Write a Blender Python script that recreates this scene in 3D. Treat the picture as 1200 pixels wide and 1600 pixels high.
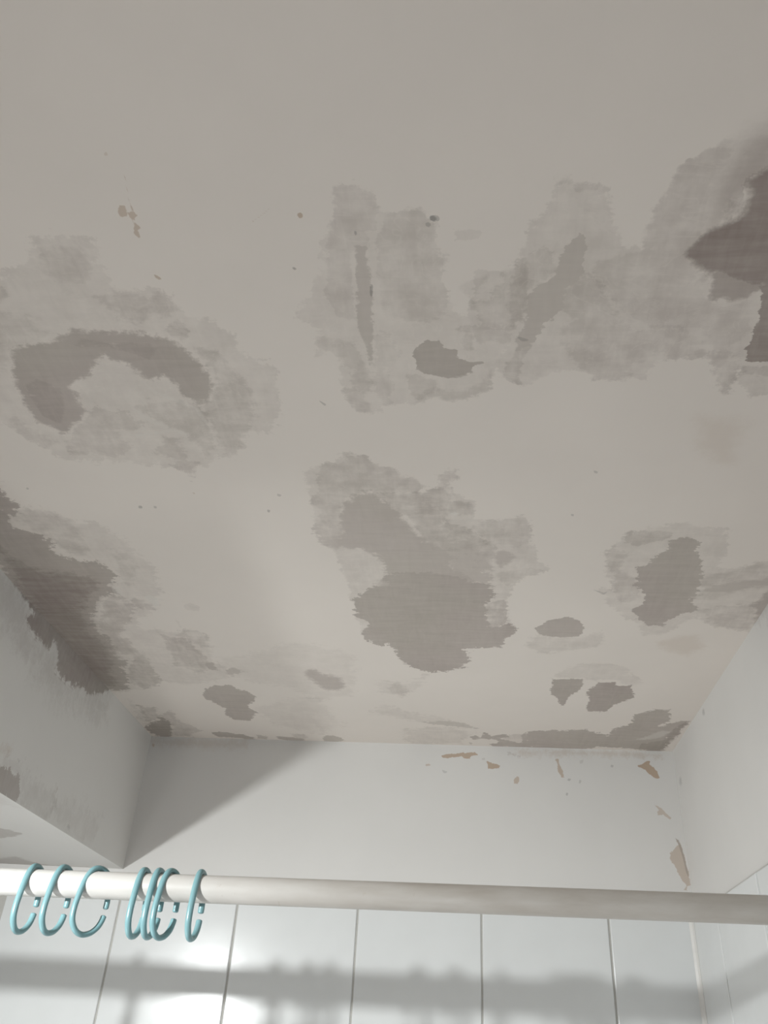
import bpy, bmesh, math, random
import numpy as np
from mathutils import Vector, Matrix

for o in list(bpy.data.objects):
    bpy.data.objects.remove(o)
S = bpy.context.scene
COL = S.collection

# ------------------------------------------------------------ camera
cam_data = bpy.data.cameras.new('camera')
cam = bpy.data.objects.new('camera', cam_data)
COL.objects.link(cam)
_r = Vector((0.99555865, 0.07630852, 0.05513603))
_u = Vector((-0.00304041, -0.55929380, 0.82896393))
_f = Vector((-0.09409425, 0.82544985, 0.55657777))
cam.matrix_world = Matrix(((_r.x, _u.x, -_f.x, 0.0), (_r.y, _u.y, -_f.y, -1.4),
                           (_r.z, _u.z, -_f.z, 0.0), (0, 0, 0, 1)))
cam_data.sensor_fit = 'HORIZONTAL'
cam_data.sensor_width = 36.0
cam_data.lens = 36.0 * 1307.9 / 1200.0
cam_data.clip_start = 0.01
S.camera = cam

# ------------------------------------------------------------ world, lights, exposure
world = bpy.data.worlds.new('daylight')
S.world = world
world.use_nodes = True
world.node_tree.nodes['Background'].inputs[0].default_value = (0.80, 0.88, 1.0, 1)
world.node_tree.nodes['Background'].inputs[1].default_value = 1.0

lamp_data = bpy.data.lights.new('hand_torch', 'AREA')     # small torch held left of the camera, shining at the back wall
lamp_data.shape = 'DISK'
lamp_data.size = 0.024
lamp_data.energy = 2.5
lamp_data.spread = math.radians(120)
lamp_data.color = (0.97, 1.0, 1.0)
lamp = bpy.data.objects.new('hand_torch', lamp_data)
lamp.location = (-0.690, -1.21, 0.147)
lamp.rotation_euler = Vector((0.45, 1.0, -0.62)).to_track_quat('-Z', 'Y').to_euler()
COL.objects.link(lamp)

rear_fill_data = bpy.data.lights.new('rear_fill_light', 'AREA')   # added soft fill behind the camera, lifts the ambient on the ceiling
rear_fill_data.shape = 'RECTANGLE'
rear_fill_data.size = 0.56; rear_fill_data.size_y = 0.86
rear_fill_data.energy = 0.3
rear_fill_data.color = (1.0, 0.945, 0.88)
win = bpy.data.objects.new('rear_fill_light', rear_fill_data)
win.location = (-0.15, -2.37, -0.75)
win.rotation_euler = (math.radians(90), 0, 0)      # faces +Y, into the room
COL.objects.link(win)

side_data = bpy.data.lights.new('side_fill_light', 'AREA')   # second added fill, low on the left, brightens the middle of the ceiling
side_data.shape = 'RECTANGLE'
side_data.size = 0.56; side_data.size_y = 0.66
side_data.energy = 1.75
side_data.color = (1.0, 0.945, 0.88)
side = bpy.data.objects.new('side_fill_light', side_data)
side.location = (-0.89, -0.70, -0.85)
side.rotation_euler = (math.radians(90), 0, math.radians(-90))      # faces +X, into the room
COL.objects.link(side)

S.view_settings.view_transform = 'Standard'
S.view_settings.look = 'None'
S.view_settings.gamma = 1.0
S.view_settings.use_curve_mapping = False
S.view_settings.exposure = 1.19

# ------------------------------------------------------------ measures (metres, camera at height 0, back wall at y = 0)
CEIL = 0.4683      # ceiling height above the camera
XL = -0.5427       # side face of the boxed soffit
XR = 0.3459        # right wall
ZB = 0.2501        # underside of the soffit
ZT = 0.2194        # top edge of the tiling
FLOOR = -1.93
XW = -0.87         # left wall under the soffit
YF = -2.35         # wall behind the camera
TW, TH = 0.18786, 0.25
T0 = -0.53397      # a vertical tile joint on the back wall

PATCHES = {  # surface: (layer, opacity, softness mm, raggedness mm, outline in 0.1 mm on that surface)
 'c': [
  ('W',0.153,2.2,7.1,[-3515,-10071,-3384,-10112,-3255,-10153,-3026,-10379,-2948,-10437,-2768,-10451,-2565,-10394,-2551,-10196,-2550,-9998,-2413,-9972,-2203,-9943,-2101,-9790,-1952,-9654,-1832,-9527,-1765,-9318,-1594,-9207,-1522,-9068,-1582,-8686,-1701,-8335,-1897,-8337,-1993,-8097,-2100,-7918,-2298,-7955,-2428,-7807,-2563,-7826,-2559,-7623,-2639,-7635,-2745,-7846,-3027,-7847,-3250,-7885,-3519,-7924,-3749,-7944,-3884,-8073,-4024,-8182,-4121,-8426,-4212,-8658]),
  ('N',0.21,3.0,3.8,[-2728,-9912,-2548,-10003,-2416,-9961,-2333,-9878,-2191,-9925,-2105,-9778,-2244,-9685,-2341,-9736,-2466,-9642,-2619,-9695,-2670,-9817]),
  ('M',0.294,1.2,2.0,[-2258,-9637,-2169,-9683,-2115,-9608,-2130,-9483,-2202,-9433,-2264,-9486,-2299,-9563]),
  ('N',0.168,3.8,3.7,[-2983,-10357,-2810,-10392,-2740,-10349,-2598,-10261,-2706,-10070,-2859,-10052,-2967,-10100,-3047,-10168]),
  ('M',0.154,4.7,5.5,[-3640,-9818,-3434,-9764,-3265,-9711,-3388,-9563,-3222,-9584,-3315,-9457,-3622,-9357,-3807,-9138,-3919,-9253]),
  ('N',0.252,1.8,2.6,[-3526,-10049,-3389,-10022,-3395,-9930,-3492,-9886,-3605,-9889]),
  ('M',0.189,2.8,5.8,[-2139,-9379,-1959,-9322,-1868,-9213,-1799,-8987,-1755,-8810,-1812,-8532,-1984,-8236,-2039,-7990,-2220,-7991,-2211,-8306,-2236,-8633,-2055,-8934,-2053,-9106]),
  ('N',0.168,2.6,6.1,[-2624,-8762,-2401,-8728,-2266,-8602,-2238,-8374,-2262,-8099,-2380,-7992,-2460,-8205,-2444,-8342,-2613,-8444,-2714,-8543,-2846,-8672]),
  ('M',0.154,1.4,7.0,[-3574,-8319,-3370,-8551,-3202,-8645,-2954,-8610,-2799,-8413,-3133,-8349,-3035,-8104,-3271,-7960,-3548,-8035,-3682,-8108]),
  ('N',0.182,2.5,6.4,[-2696,-8242,-2594,-8207,-2620,-7957,-2488,-7845,-2586,-7654,-2720,-7770,-2712,-7957,-2852,-8031]),
  ('M',0.154,3.7,6.4,[-3991,-8558,-3886,-8390,-3746,-8180,-3924,-8092,-4032,-8218,-4098,-8426]),
  ('B',0.6,4.0,4.4,[-3654,-9385,-3506,-9435,-3343,-9463,-3195,-9507,-3039,-9600,-2816,-9575,-2554,-9548,-2367,-9529,-2241,-9434,-2117,-9245,-2064,-9078,-2076,-8934,-2166,-8725,-2277,-8721,-2392,-8835,-2385,-8968,-2476,-9042,-2573,-8995,-2660,-9045,-2694,-9159,-2821,-9231,-2874,-9309,-2982,-9235,-3076,-9081,-3204,-9005,-3299,-8924,-3344,-8742,-3300,-8630,-3385,-8485,-3507,-8420,-3641,-8267,-3697,-8354,-3820,-8490,-3830,-8717,-3788,-8962,-3749,-9137,-3681,-9248]),
  ('B',0.7,8.3,5.6,[-3770,-8991,-3571,-9105,-3340,-8955,-3420,-8648,-3570,-8387,-3668,-8421,-3791,-8556]),
  ('B',0.68,7.6,5.0,[-3018,-9554,-2785,-9497,-2457,-9490,-2334,-9383,-2518,-9170,-2652,-9256,-2842,-9341,-3081,-9346,-3199,-9402]),
  ('L',0.25,0.9,1.2,[-3105,-8331,-2971,-8296,-2638,-8361,-2515,-8326,-2648,-8327,-2912,-8271,-2979,-8272]),
  ('L',0.2,0.9,1.2,[-2900,-8704,-2758,-8543,-2623,-8411,-2458,-8291,-2487,-8268,-2655,-8378,-2812,-8512]),
  ('L',0.2,0.8,1.1,[-2674,-9002,-2575,-8853,-2397,-8744,-2279,-8633,-2238,-8374,-2265,-8440,-2321,-8634,-2445,-8723,-2617,-8853]),
  ('W',0.144,1.5,4.9,[-830,-10764,-792,-10794,-710,-10791,-579,-10724,-561,-10612,-480,-10576,-367,-10588,-257,-10552,-176,-10433,-138,-10204,-98,-9842,-37,-9635,120,-9631,244,-9670,344,-9541,450,-9340,291,-9275,231,-9088,221,-8864,66,-8763,-111,-8700,-234,-8768,-398,-8663,-504,-8692,-688,-8640,-769,-8544,-897,-8560,-1001,-8779,-1003,-8910,-990,-9159,-1044,-9280,-1149,-9258,-1162,-9398,-1099,-9487,-1162,-9621,-1237,-9665,-1200,-9791,-1103,-9910,-1028,-10102,-948,-10355,-861,-10573]),
  ('N',0.14,0.7,2.8,[-831,-10756,-778,-10790,-670,-10777,-579,-10724,-553,-10627,-575,-10446,-648,-10432,-645,-10310,-753,-10260,-811,-9862,-789,-9611,-930,-9658,-999,-9867,-977,-10138,-918,-10354,-856,-10557]),
  ('M',0.14,1.3,3.5,[-509,-10561,-368,-10580,-258,-10536,-177,-10399,-166,-10259,-140,-10076,-98,-9842,-131,-9680,-356,-9601,-609,-9650,-611,-10014,-605,-10255,-562,-10429]),
  ('K',0.42,1.4,2.7,[-747,-10313,-659,-10310,-659,-10184,-649,-10015,-661,-9756,-684,-9522,-701,-9225,-746,-9106,-759,-9250,-774,-9435,-800,-9590,-808,-9739,-774,-9940,-773,-10169]),
  ('N',0.182,2.4,4.8,[-831,-9204,-755,-9106,-736,-8931,-816,-8829,-784,-8586,-894,-8588,-994,-8832,-994,-8910,-920,-8857]),
  ('M',0.126,0.9,5.4,[-688,-9478,-557,-9475,-470,-9291,-512,-9150,-587,-9054,-562,-8903,-652,-8639,-718,-8722,-733,-8956]),
  ('N',0.14,1.5,3.9,[-1146,-9398,-1084,-9476,-956,-9439,-862,-9392,-809,-9251,-841,-9108,-956,-9158,-1042,-9291,-1142,-9305]),
  ('M',0.14,1.7,1.8,[-59,-9930,54,-9994,165,-10029,115,-9915,71,-9787,9,-9859]),
  ('N',0.112,0.8,3.3,[-63,-10412,50,-10416,106,-10381,79,-10347,-7,-10324,-50,-10343]),
  ('M',0.21,1.5,2.5,[-54,-9374,43,-9505,75,-9438,85,-9303,28,-9304,-22,-9328]),
  ('K',0.58,0.5,2.4,[-404,-9278,-334,-9357,-258,-9405,-201,-9395,-153,-9335,-87,-9329,-46,-9282,-30,-9212,79,-9163,170,-9184,79,-9115,71,-9054,-39,-9007,-108,-8991,-210,-9003,-312,-9037,-379,-9087,-387,-9195]),
  ('K',0.4,0.8,2.9,[-105,-9213,12,-9199,79,-9151,63,-9042,-39,-9007,-107,-8996,-176,-9022]),
  ('N',0.168,2.4,2.7,[-394,-8744,-319,-8847,-213,-8871,-109,-8831,13,-8868,134,-8891,215,-9064,221,-8864,83,-8776,-111,-8713,-234,-8768,-397,-8690]),
  ('M',0.154,0.9,3.4,[-449,-9051,-211,-8973,-250,-8820,-395,-8717,-460,-8849]),
  ('N',0.154,1.0,5.0,[-38,-9528,90,-9547,218,-9522,344,-9541,352,-9365,222,-9390,125,-9347,43,-9505]),
  ('W',0.18,1.8,4.7,[574,-10753,631,-10798,703,-10764,829,-10743,933,-10594,1006,-10388,1069,-10261,1193,-10220,1200,-10501,1291,-10741,1356,-10876,1525,-10986,1839,-11044,2478,-8936,2277,-8990,2111,-9043,2126,-8786,2094,-8706,2002,-8867,1868,-9146,1745,-9173,1594,-9176,1472,-9105,1431,-8954,1340,-8981,1278,-8931,1050,-8935,953,-9014,860,-9066,675,-8993,574,-8917,468,-8892,321,-8973,261,-9153,338,-9393,199,-9512,31,-9516,30,-9738,190,-9818,292,-10059,376,-10209,437,-10425,513,-10560]),
  ('M',0.21,1.7,3.5,[334,-10135,378,-10172,436,-10207,537,-10260,602,-10202,662,-10048,562,-9952,458,-9873,438,-9684,363,-9553,322,-9730,344,-9938]),
  ('N',0.154,0.8,4.7,[74,-10065,245,-10060,334,-10135,441,-10132,468,-9726,366,-9508,164,-9558,62,-9737]),
  ('K',0.44,0.9,3.4,[773,-10343,802,-10306,814,-10177,802,-10024,765,-9946,708,-9887,709,-9720,664,-9601,609,-9570,550,-9365,461,-9308,380,-9225,396,-9415,476,-9595,457,-9769,459,-9863,562,-9952,625,-10029,649,-10182,685,-10273]),
  ('M',0.238,1.0,2.6,[396,-9404,550,-9365,482,-9247,440,-9074,468,-8892,340,-8947,310,-9025,379,-9249]),
  ('N',0.154,2.1,5.5,[724,-9886,837,-9983,920,-9941,1017,-9796,1125,-9601,1256,-9487,1443,-9527,1662,-9477,1828,-9383,1795,-9244,1644,-9175,1471,-9203,1349,-9132,1274,-8957,1050,-8935,929,-9065,821,-9264,694,-9362,726,-9544,836,-9586,709,-9720]),
  ('M',0.126,1.5,2.7,[912,-10117,1054,-10169,1199,-10183,1168,-10365,1219,-10551,1305,-10741,1356,-10876,1470,-10945,1601,-10940,1527,-10653,1574,-10454,1529,-10282,1549,-10059,1719,-9777,1849,-9690,2028,-9768,2095,-9467,1961,-9240,1609,-9342,1237,-9598,1048,-9795,917,-9961]),
  ('N',0.238,0.7,2.5,[1687,-9210,1782,-9303,1883,-9289,1829,-9171,1747,-9161]),
  ('M',0.21,2.9,5.0,[1839,-9267,2000,-9216,2132,-9092,2131,-8967,2105,-8733,2039,-8787,1925,-9047]),
  ('N',0.196,1.5,5.1,[2138,-9067,2432,-9086,2525,-8780,2290,-8757,2144,-8916]),
  ('M',0.196,1.2,2.1,[574,-10753,618,-10796,690,-10765,830,-10736,822,-10696,712,-10684,638,-10735,584,-10718]),
  ('B',0.55,15.2,2.5,[1831,-11143,1759,-11050,1686,-10997,1639,-10934,1626,-10861,1576,-10772,1538,-10712,1555,-10583,1583,-10466,1575,-10381,1638,-10413,1743,-10544,1945,-10773]),
  ('B',0.93,5.1,2.6,[1921,-10849,1828,-10816,1786,-10779,1725,-10736,1715,-10674,1760,-10608,1770,-10518,1730,-10461,1692,-10394,1596,-10354,1542,-10276,1498,-10214,1503,-10159,1576,-10063,1674,-9992,1759,-9980,1829,-9939,1999,-9865,2232,-9838]),
  ('B',0.62,10.1,5.1,[1612,-10345,1670,-10395,1674,-10463,1621,-10482,1625,-10629,1719,-10634,1777,-10542,1708,-10411,1668,-10290]),
  ('B',0.7,3.1,2.8,[1612,-10184,1697,-10038,1698,-9889,1718,-9781,1757,-9740,1802,-9747,1845,-9761,1909,-9720,1941,-9751,1994,-9773,2051,-9818,2189,-9875,2079,-10238]),
  ('B',0.38,7.0,4.1,[1584,-10085,1697,-10038,1710,-9889,1645,-9868,1582,-9915,1609,-9975]),
  ('K',0.88,0.5,2.2,[2033,-9880,2070,-9810,2073,-9771,2097,-9707,2102,-9627,2123,-9561,2129,-9477,2122,-9426,2141,-9391,2133,-9330,2134,-9259,2165,-9177,2147,-9141,2194,-9131,2256,-9134,2414,-9131,2177,-9913]),
  ('W',0.153,3.3,8.6,[-4692,-7916,-4583,-7603,-4637,-7345,-4606,-7114,-4390,-7075,-4191,-6997,-4044,-6835,-3856,-6836,-3774,-6669,-3658,-6454,-3611,-6229,-3562,-5996,-3578,-5701,-3698,-5227,-3886,-4711,-4181,-4582,-4225,-4271,-3835,-4222,-3402,-4110,-3399,-3779,-3481,-3210,-3315,-2994,-3175,-2925,-3453,-2677,-3821,-2496,-4176,-2393,-4462,-2541,-4770,-2191,-5144,-2083,-5493,-2062,-6164,-2108,-6371,-3860]),
  ('K',0.66,2.5,7.8,[-4692,-7916,-4634,-7494,-4655,-7307,-4582,-7192,-4696,-6994,-4808,-7033,-4847,-6744,-4697,-6703,-4583,-6575,-4507,-6376,-4618,-6261,-4467,-6076,-4179,-6033,-4020,-5692,-4173,-5483,-4222,-5268,-4427,-5153,-4639,-4805,-4764,-4623,-4847,-4248,-4758,-3925,-4877,-3506,-4827,-3292,-4700,-3298,-4884,-2990,-5080,-2173,-5461,-2150,-5665,-1877,-5773,-1958,-5883,-2295,-5799,-3464,-5640,-4595,-5413,-5865,-5352,-6611]),
  ('B',0.87,21.9,8.3,[-5140,-7031,-5097,-6526,-5015,-6162,-4885,-5875,-4545,-5881,-4230,-5688,-4219,-5429,-4454,-5153,-4770,-4683,-4871,-4183,-4807,-3787,-4859,-3290,-5119,-2255,-5461,-2150,-5665,-1877,-5773,-1958,-5883,-2295,-5799,-3464,-5640,-4595,-5413,-5865,-5397,-6522]),
  ('N',0.196,6.5,4.7,[-4531,-7075,-4244,-7036,-4146,-6875,-4161,-6536,-4252,-6173,-4429,-6171,-4516,-6444,-4716,-6660,-4703,-6953]),
  ('M',0.238,1.7,8.4,[-4427,-5153,-4242,-5213,-4135,-5050,-4177,-4761,-4316,-4517,-4566,-4130,-4461,-3734,-4446,-3310,-4519,-2776,-4487,-2458,-4838,-2187,-4987,-2347,-4915,-2755,-4668,-3299,-4782,-3510,-4788,-3923,-4793,-4313]),
  ('N',0.224,2.5,5.4,[-4070,-5163,-3897,-5112,-3859,-4887,-3858,-4800,-3933,-4827,-4063,-4938]),
  ('M',0.14,4.6,6.0,[-3868,-6271,-3735,-6228,-3713,-5993,-3812,-5696,-3986,-5487,-4056,-5589,-4002,-5891]),
  ('L',0.5,0.7,1.6,[-3892,-5167,-3803,-5235,-3719,-5145,-3754,-5004,-3840,-4859,-3836,-5002,-3891,-5045]),
  ('L',0.3,0.6,1.2,[-4186,-5482,-4121,-5405,-4133,-5216,-4242,-5213,-4224,-5376]),
  ('N',0.126,1.0,2.1,[-3476,-4927,-3349,-5044,-3257,-4933,-3296,-4835,-3435,-4831]),
  ('M',0.14,1.7,2.2,[-3650,-4659,-3646,-4478,-3667,-4354,-3685,-4538]),
  ('N',0.252,2.1,4.8,[-4001,-4151,-3883,-4059,-3715,-4032,-3662,-3902,-3658,-3699,-3550,-3424,-3591,-3204,-3727,-2857,-3888,-2849,-3921,-2963,-4117,-3104,-4040,-3473,-4018,-3752]),
  ('M',0.182,1.1,5.7,[-3612,-4293,-3476,-4267,-3379,-4143,-3444,-3777,-3561,-3839,-3685,-4034,-3799,-4094]),
  ('K',0.55,1.4,3.6,[-3634,-3217,-3534,-3244,-3493,-3060,-3525,-2968,-3629,-2993]),
  ('K',0.44,1.4,3.6,[-3408,-2974,-3294,-3085,-3191,-3060,-3175,-2925,-3227,-2830,-3384,-2837]),
  ('K',0.58,0.7,4.9,[-3994,-2024,-3853,-2246,-3689,-2438,-3587,-2386,-3403,-2479,-3402,-2339,-3240,-2182,-3162,-1990,-3228,-1766,-3381,-1530,-3300,-1321,-3462,-904,-3662,-889,-3780,-998,-3828,-1170,-3742,-1459,-3849,-1590,-3931,-1809]),
  ('B',0.52,6.8,4.5,[-2191,-3052,-2062,-3096,-1996,-2911,-1841,-2919,-1736,-2771,-1717,-2455,-1822,-2326,-1990,-2258,-2100,-2392,-2155,-2670,-2251,-2859]),
  ('N',0.098,7.4,12.1,[-2669,-3742,-2222,-3961,-1896,-3843,-1500,-3519,-1550,-2781,-1717,-2124,-2166,-1923,-2547,-2406,-3035,-2540,-3306,-2763,-3468,-3136,-3334,-3434,-2967,-3451]),
  ('M',0.112,9.5,10.9,[-2486,-1989,-2166,-1923,-1970,-818,-2385,-375,-3048,-735,-3251,-1493]),
  ('K',0.7,2.3,6.6,[-5379,-450,-5107,-780,-4932,-992,-4863,-798,-4947,-326,-5081,67,-5237,136,-5386,-128]),
  ('N',0.252,2.0,7.3,[-5144,-1456,-4958,-1375,-4970,-990,-4697,-1299,-4695,-811,-4528,-620,-4448,-366,-4715,-75,-5008,-50,-4875,-696,-5038,-885,-5258,-769]),
  ('M',0.14,4.5,8.7,[-5266,-1723,-5249,-1356,-5193,-973,-5325,-559,-5342,-962]),
  ('K',0.6,0.7,3.3,[-4277,-305,-4081,-342,-3983,-286,-3732,-243,-3580,-82,-3608,52,-3814,-41,-3996,-69,-4228,-50]),
  ('K',0.4,1.1,4.3,[-3474,-232,-3338,-168,-3369,-12,-3551,-41]),
  ('K',0.55,0.7,3.2,[-3150,-184,-2932,-159,-2793,-105,-2687,-71,-2754,1,-3034,3,-3136,-54]),
  ('N',0.238,2.5,4.4,[-2902,-332,-2683,-329,-2612,-196,-2694,-26,-2827,-124]),
  ('K',0.48,0.9,3.8,[-2378,-108,-2305,-297,-2172,-340,-2045,-190,-1994,-65,-2230,110,-2387,35]),
  ('M',0.154,2.6,5.6,[-2410,-1176,-2312,-892,-2238,-387,-2370,-481,-2434,-782]),
  ('W',0.18,1.6,5.0,[-1509,-7677,-1438,-7803,-1334,-7824,-1200,-7885,-1062,-8004,-920,-7944,-827,-7883,-638,-7759,-544,-7655,-442,-7675,-399,-7504,-418,-7349,-247,-7460,-242,-7675,-141,-7779,-42,-7758,-68,-7633,-144,-7547,-82,-7372,60,-7282,139,-7191,141,-7051,116,-6955,277,-6907,590,-7006,678,-6861,702,-6507,768,-6348,784,-6127,969,-5959,835,-5840,555,-5591,506,-5336,552,-4652,422,-4196,-756,-3825,-1294,-4128,-1335,-5611,-1378,-6262,-1524,-6480,-1549,-6894,-1478,-7278,-1524,-7415]),
  ('N',0.168,1.3,4.1,[-1356,-7761,-1262,-7893,-1130,-7844,-1042,-7964,-964,-7996,-829,-7863,-685,-7801,-542,-7676,-444,-7633,-405,-7460,-455,-7394,-715,-7371,-922,-7393,-1142,-7302,-1232,-6995,-1252,-6589,-1371,-6318,-1495,-6480,-1542,-6844,-1438,-7090,-1491,-7278,-1399,-7460]),
  ('M',0.252,1.9,4.2,[-972,-7415,-714,-7393,-455,-7394,-351,-7416,-195,-7482,-95,-7350,-95,-7259,113,-7168,141,-7051,62,-7002,-18,-7002,-150,-7049,-207,-6854,-45,-6806,147,-6656,347,-6396,330,-6063,315,-5586,388,-5202,13,-5579,-382,-6493,-580,-6999,-888,-7187]),
  ('L',0.6,0.4,0.5,[-137,-7030,-84,-7059,-39,-7031,-84,-6997]),
  ('B',0.5,6.2,6.6,[-1190,-7233,-1084,-7348,-892,-7438,-797,-7326,-675,-7188,-583,-6950,-486,-6701,-354,-6494,-160,-6335,-47,-5940,192,-5706,322,-5332,77,-5059,-872,-5167,-1180,-5293,-1067,-5491,-892,-5744,-899,-6042,-973,-6212,-1079,-6322,-1248,-6375,-1322,-6482,-1262,-6745,-1265,-6945]),
  ('K',0.42,2.1,9.4,[-214,-6495,66,-6499,268,-6231,308,-5829,349,-5461,199,-5329,-48,-5577,-224,-5937]),
  ('K',0.64,0.8,6.1,[-887,-5805,-523,-5872,-48,-5762,315,-5586,368,-5333,298,-5065,346,-4498,604,-4596,696,-4398,556,-4201,483,-3919,260,-3869,17,-3817,106,-3594,19,-3256,-277,-3077,-462,-3067,-751,-3235,-847,-3480,-898,-3819,-960,-3940,-1071,-3878,-1298,-4088,-1275,-4325,-1165,-4594,-1329,-4792,-1321,-5018,-1228,-5291,-1033,-5523,-906,-5558]),
  ('N',0.322,0.5,2.5,[265,-5132,480,-5218,524,-5072,536,-4652,414,-4425,283,-4345]),
  ('K',0.68,1.6,4.6,[366,-4386,571,-4609,694,-4436,667,-4321,554,-4240,478,-4040,354,-4193]),
  ('B',0.46,4.9,3.3,[326,-6176,364,-6315,461,-6343,552,-6208,531,-6066,420,-5961,345,-6035]),
  ('M',0.182,1.8,3.9,[-217,-7675,-116,-7779,-37,-7758,-55,-7654,-143,-7612,-107,-7461,-196,-7460]),
  ('N',0.154,2.9,5.1,[143,-6906,591,-6982,681,-6812,702,-6507,570,-6399,233,-6501,118,-6757]),
  ('M',0.126,1.3,4.6,[366,-5830,653,-5954,854,-5957,835,-5840,495,-5590]),
  ('N',0.14,4.7,9.7,[-1278,-2719,-821,-2646,-503,-2953,-680,-2354,-929,-2131,-1234,-2320]),
  ('M',0.14,6.1,10.5,[-1187,-1900,-886,-1473,-557,-1381,-186,-1174,194,-962,111,-770,-315,-983,-735,-1133,-1475,-1432]),
  ('N',0.224,1.8,4.0,[-525,-1088,-144,-1153,109,-979,238,-842,25,-862,-315,-983]),
  ('M',0.154,4.7,7.4,[-1053,-2633,-898,-2642,-759,-2349,-926,-2183,-1075,-2330]),
  ('N',0.168,8.0,11.1,[-929,-699,-232,-855,146,-685,-27,-94,-750,2,-958,-175]),
  ('K',0.36,2.0,4.9,[-636,-1068,-228,-1147,41,-1071,229,-841,-61,-888,-468,-984]),
  ('K',0.62,0.7,4.6,[2111,-6524,2220,-6607,2309,-6587,2432,-6507,2423,-6360,2516,-6189,2568,-5967,2587,-5734,2665,-5443,2577,-5314,2675,-5161,2688,-5028,2577,-4927,2455,-4802,2389,-4629,2241,-4612,2085,-4789,1975,-5007,2049,-5143,2079,-5249,2015,-5477,1909,-5622,1927,-5720,1857,-5999,1983,-6047,2052,-6269,2127,-6441]),
  ('W',0.162,2.2,6.2,[1460,-6260,1561,-6475,1700,-6682,1847,-6802,2088,-6843,2244,-6883,2425,-6807,2598,-6770,2701,-6364,2700,-6014,2963,-6019,3301,-6202,3885,-4272,3422,-4492,3047,-4595,2736,-4866,2651,-4808,2445,-4336,2190,-4326,2139,-4620,1779,-5001,1514,-5514,1733,-5470,1529,-6084]),
  ('M',0.182,1.5,4.9,[1628,-6600,1774,-6742,1987,-6725,2120,-6686,2018,-6564,1862,-6479,1684,-6518]),
  ('N',0.182,2.1,5.3,[1476,-6304,1567,-6433,1725,-6264,1677,-5996,1842,-5813,1927,-5720,2018,-5325,1909,-5112,1732,-5317,1679,-5518,1705,-5810,1529,-6084]),
  ('B',0.46,6.1,4.4,[2619,-5391,2666,-5591,2791,-5643,2992,-5743,3409,-5845,3466,-5658,3133,-5553,2891,-5424,2746,-5445,2659,-5316]),
  ('M',0.168,6.1,4.4,[2587,-5734,2778,-5879,3007,-6020,3327,-6115,3480,-5610,3133,-5553,2943,-5400,2747,-5241,2653,-5342]),
  ('N',0.168,2.6,4.7,[2748,-5030,3008,-5144,3290,-5152,3426,-4834,3430,-4551,3145,-4598,2895,-4816]),
  ('B',0.6,5.0,4.5,[3266,-5152,3340,-5309,3374,-5510,3475,-5847,3718,-5060,3538,-4947,3504,-4554,3417,-4778,3389,-5050]),
  ('K',0.56,0.8,2.9,[897,-4488,1013,-4668,1133,-4758,1266,-4819,1420,-4682,1500,-4480,1455,-4267,1260,-4241,1044,-4282,945,-4370]),
  ('W',0.162,3.2,6.2,[799,-3957,912,-4277,1102,-4223,1517,-4300,1709,-4428,1758,-4062,1461,-3856,974,-3801]),
  ('K',0.64,0.6,3.4,[1239,-2920,1392,-2906,1657,-2958,1674,-2731,1613,-2493,1533,-2245,1485,-1904,1405,-2154,1313,-2313,1236,-2510,1267,-2669]),
  ('W',0.144,2.7,6.7,[1214,-2933,1359,-3234,1589,-3458,2119,-3449,2281,-3139,2513,-2780,2354,-2694,2088,-2907,1859,-2894,1677,-2959]),
  ('K',0.68,0.7,4.2,[1796,-2583,1897,-2821,1984,-2826,2094,-2870,2178,-2699,2341,-2770,2456,-2344,2372,-2216,2223,-1997,2141,-1705,1919,-1716,1826,-1841,1841,-2098,1780,-2342]),
  ('K',0.6,1.5,7.6,[717,-160,1029,-240,1050,-452,964,-751,1198,-790,1462,-841,1921,-907,2135,-796,2353,-664,2375,-963,2539,-1168,2621,-1633,2752,-1775,3031,-1924,3133,-1490,3046,-1207,3216,-1313,3399,-1492,3376,-848,3327,-441,3297,97,3083,62,2774,-128,2502,-103,2222,-132,2042,103,1690,113,1261,64,1039,-80,722,-52]),
  ('K',0.76,3.0,5.6,[2874,-349,3176,-530,3254,-1129,3399,-1492,3386,-800,3338,-390,3297,97,3083,62,2885,-84]),
  ('L',0.45,2.9,3.9,[2943,-713,3092,-972,3229,-934,3148,-680,2970,-564,2715,-491]),
  ('M',0.21,1.6,6.8,[598,-518,802,-586,1003,-653,1029,-240,825,-115,678,-263]),
  ('T',0.2,9.3,4.7,[2429,-4152,2610,-4282,2852,-4352,3023,-4052,2871,-3788,2634,-3908]),
  ('T',0.17,11.7,4.3,[1951,-8486,2230,-8454,2362,-8366,2328,-8217,2369,-7838,2218,-7904,2058,-8096]),
  ('K',0.6,0.6,4.0,[125,-442,210,-506,288,-427,360,-659,417,-636,477,-528,720,-605,725,-492,595,-424,792,-297,950,-223,971,-513,993,-766,1102,-802,1397,-826,1668,71,1379,98,1265,139,1216,3,885,9,871,113,810,88,766,-28,534,65,470,-92,566,-160,540,-333,367,-347,213,-305,135,-327]),
  ('N',0.315,1.0,1.4,[-39,-371,19,-347,23,-260,-29,-302]),
  ('M',0.315,0.4,1.4,[117,-162,166,-142,157,-58,122,-79]),
  ('T',0.55,0.3,0.7,[-2280,-10687,-2242,-10681,-2260,-10607,-2300,-10600,-2296,-10641]),
  ('T',0.55,0.3,0.7,[-2201,-10704,-2194,-10671,-2201,-10630,-2180,-10604,-2207,-10588,-2218,-10554,-2190,-10505,-2219,-10486,-2216,-10415,-2234,-10425,-2256,-10466,-2230,-10521,-2232,-10580,-2231,-10614,-2208,-10638]),
  ('T',0.3,0.2,0.2,[-2161,-10946,-2165,-10893,-2180,-10800,-2201,-10712,-2200,-10688,-2205,-10712,-2191,-10784,-2176,-10878]),
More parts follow.
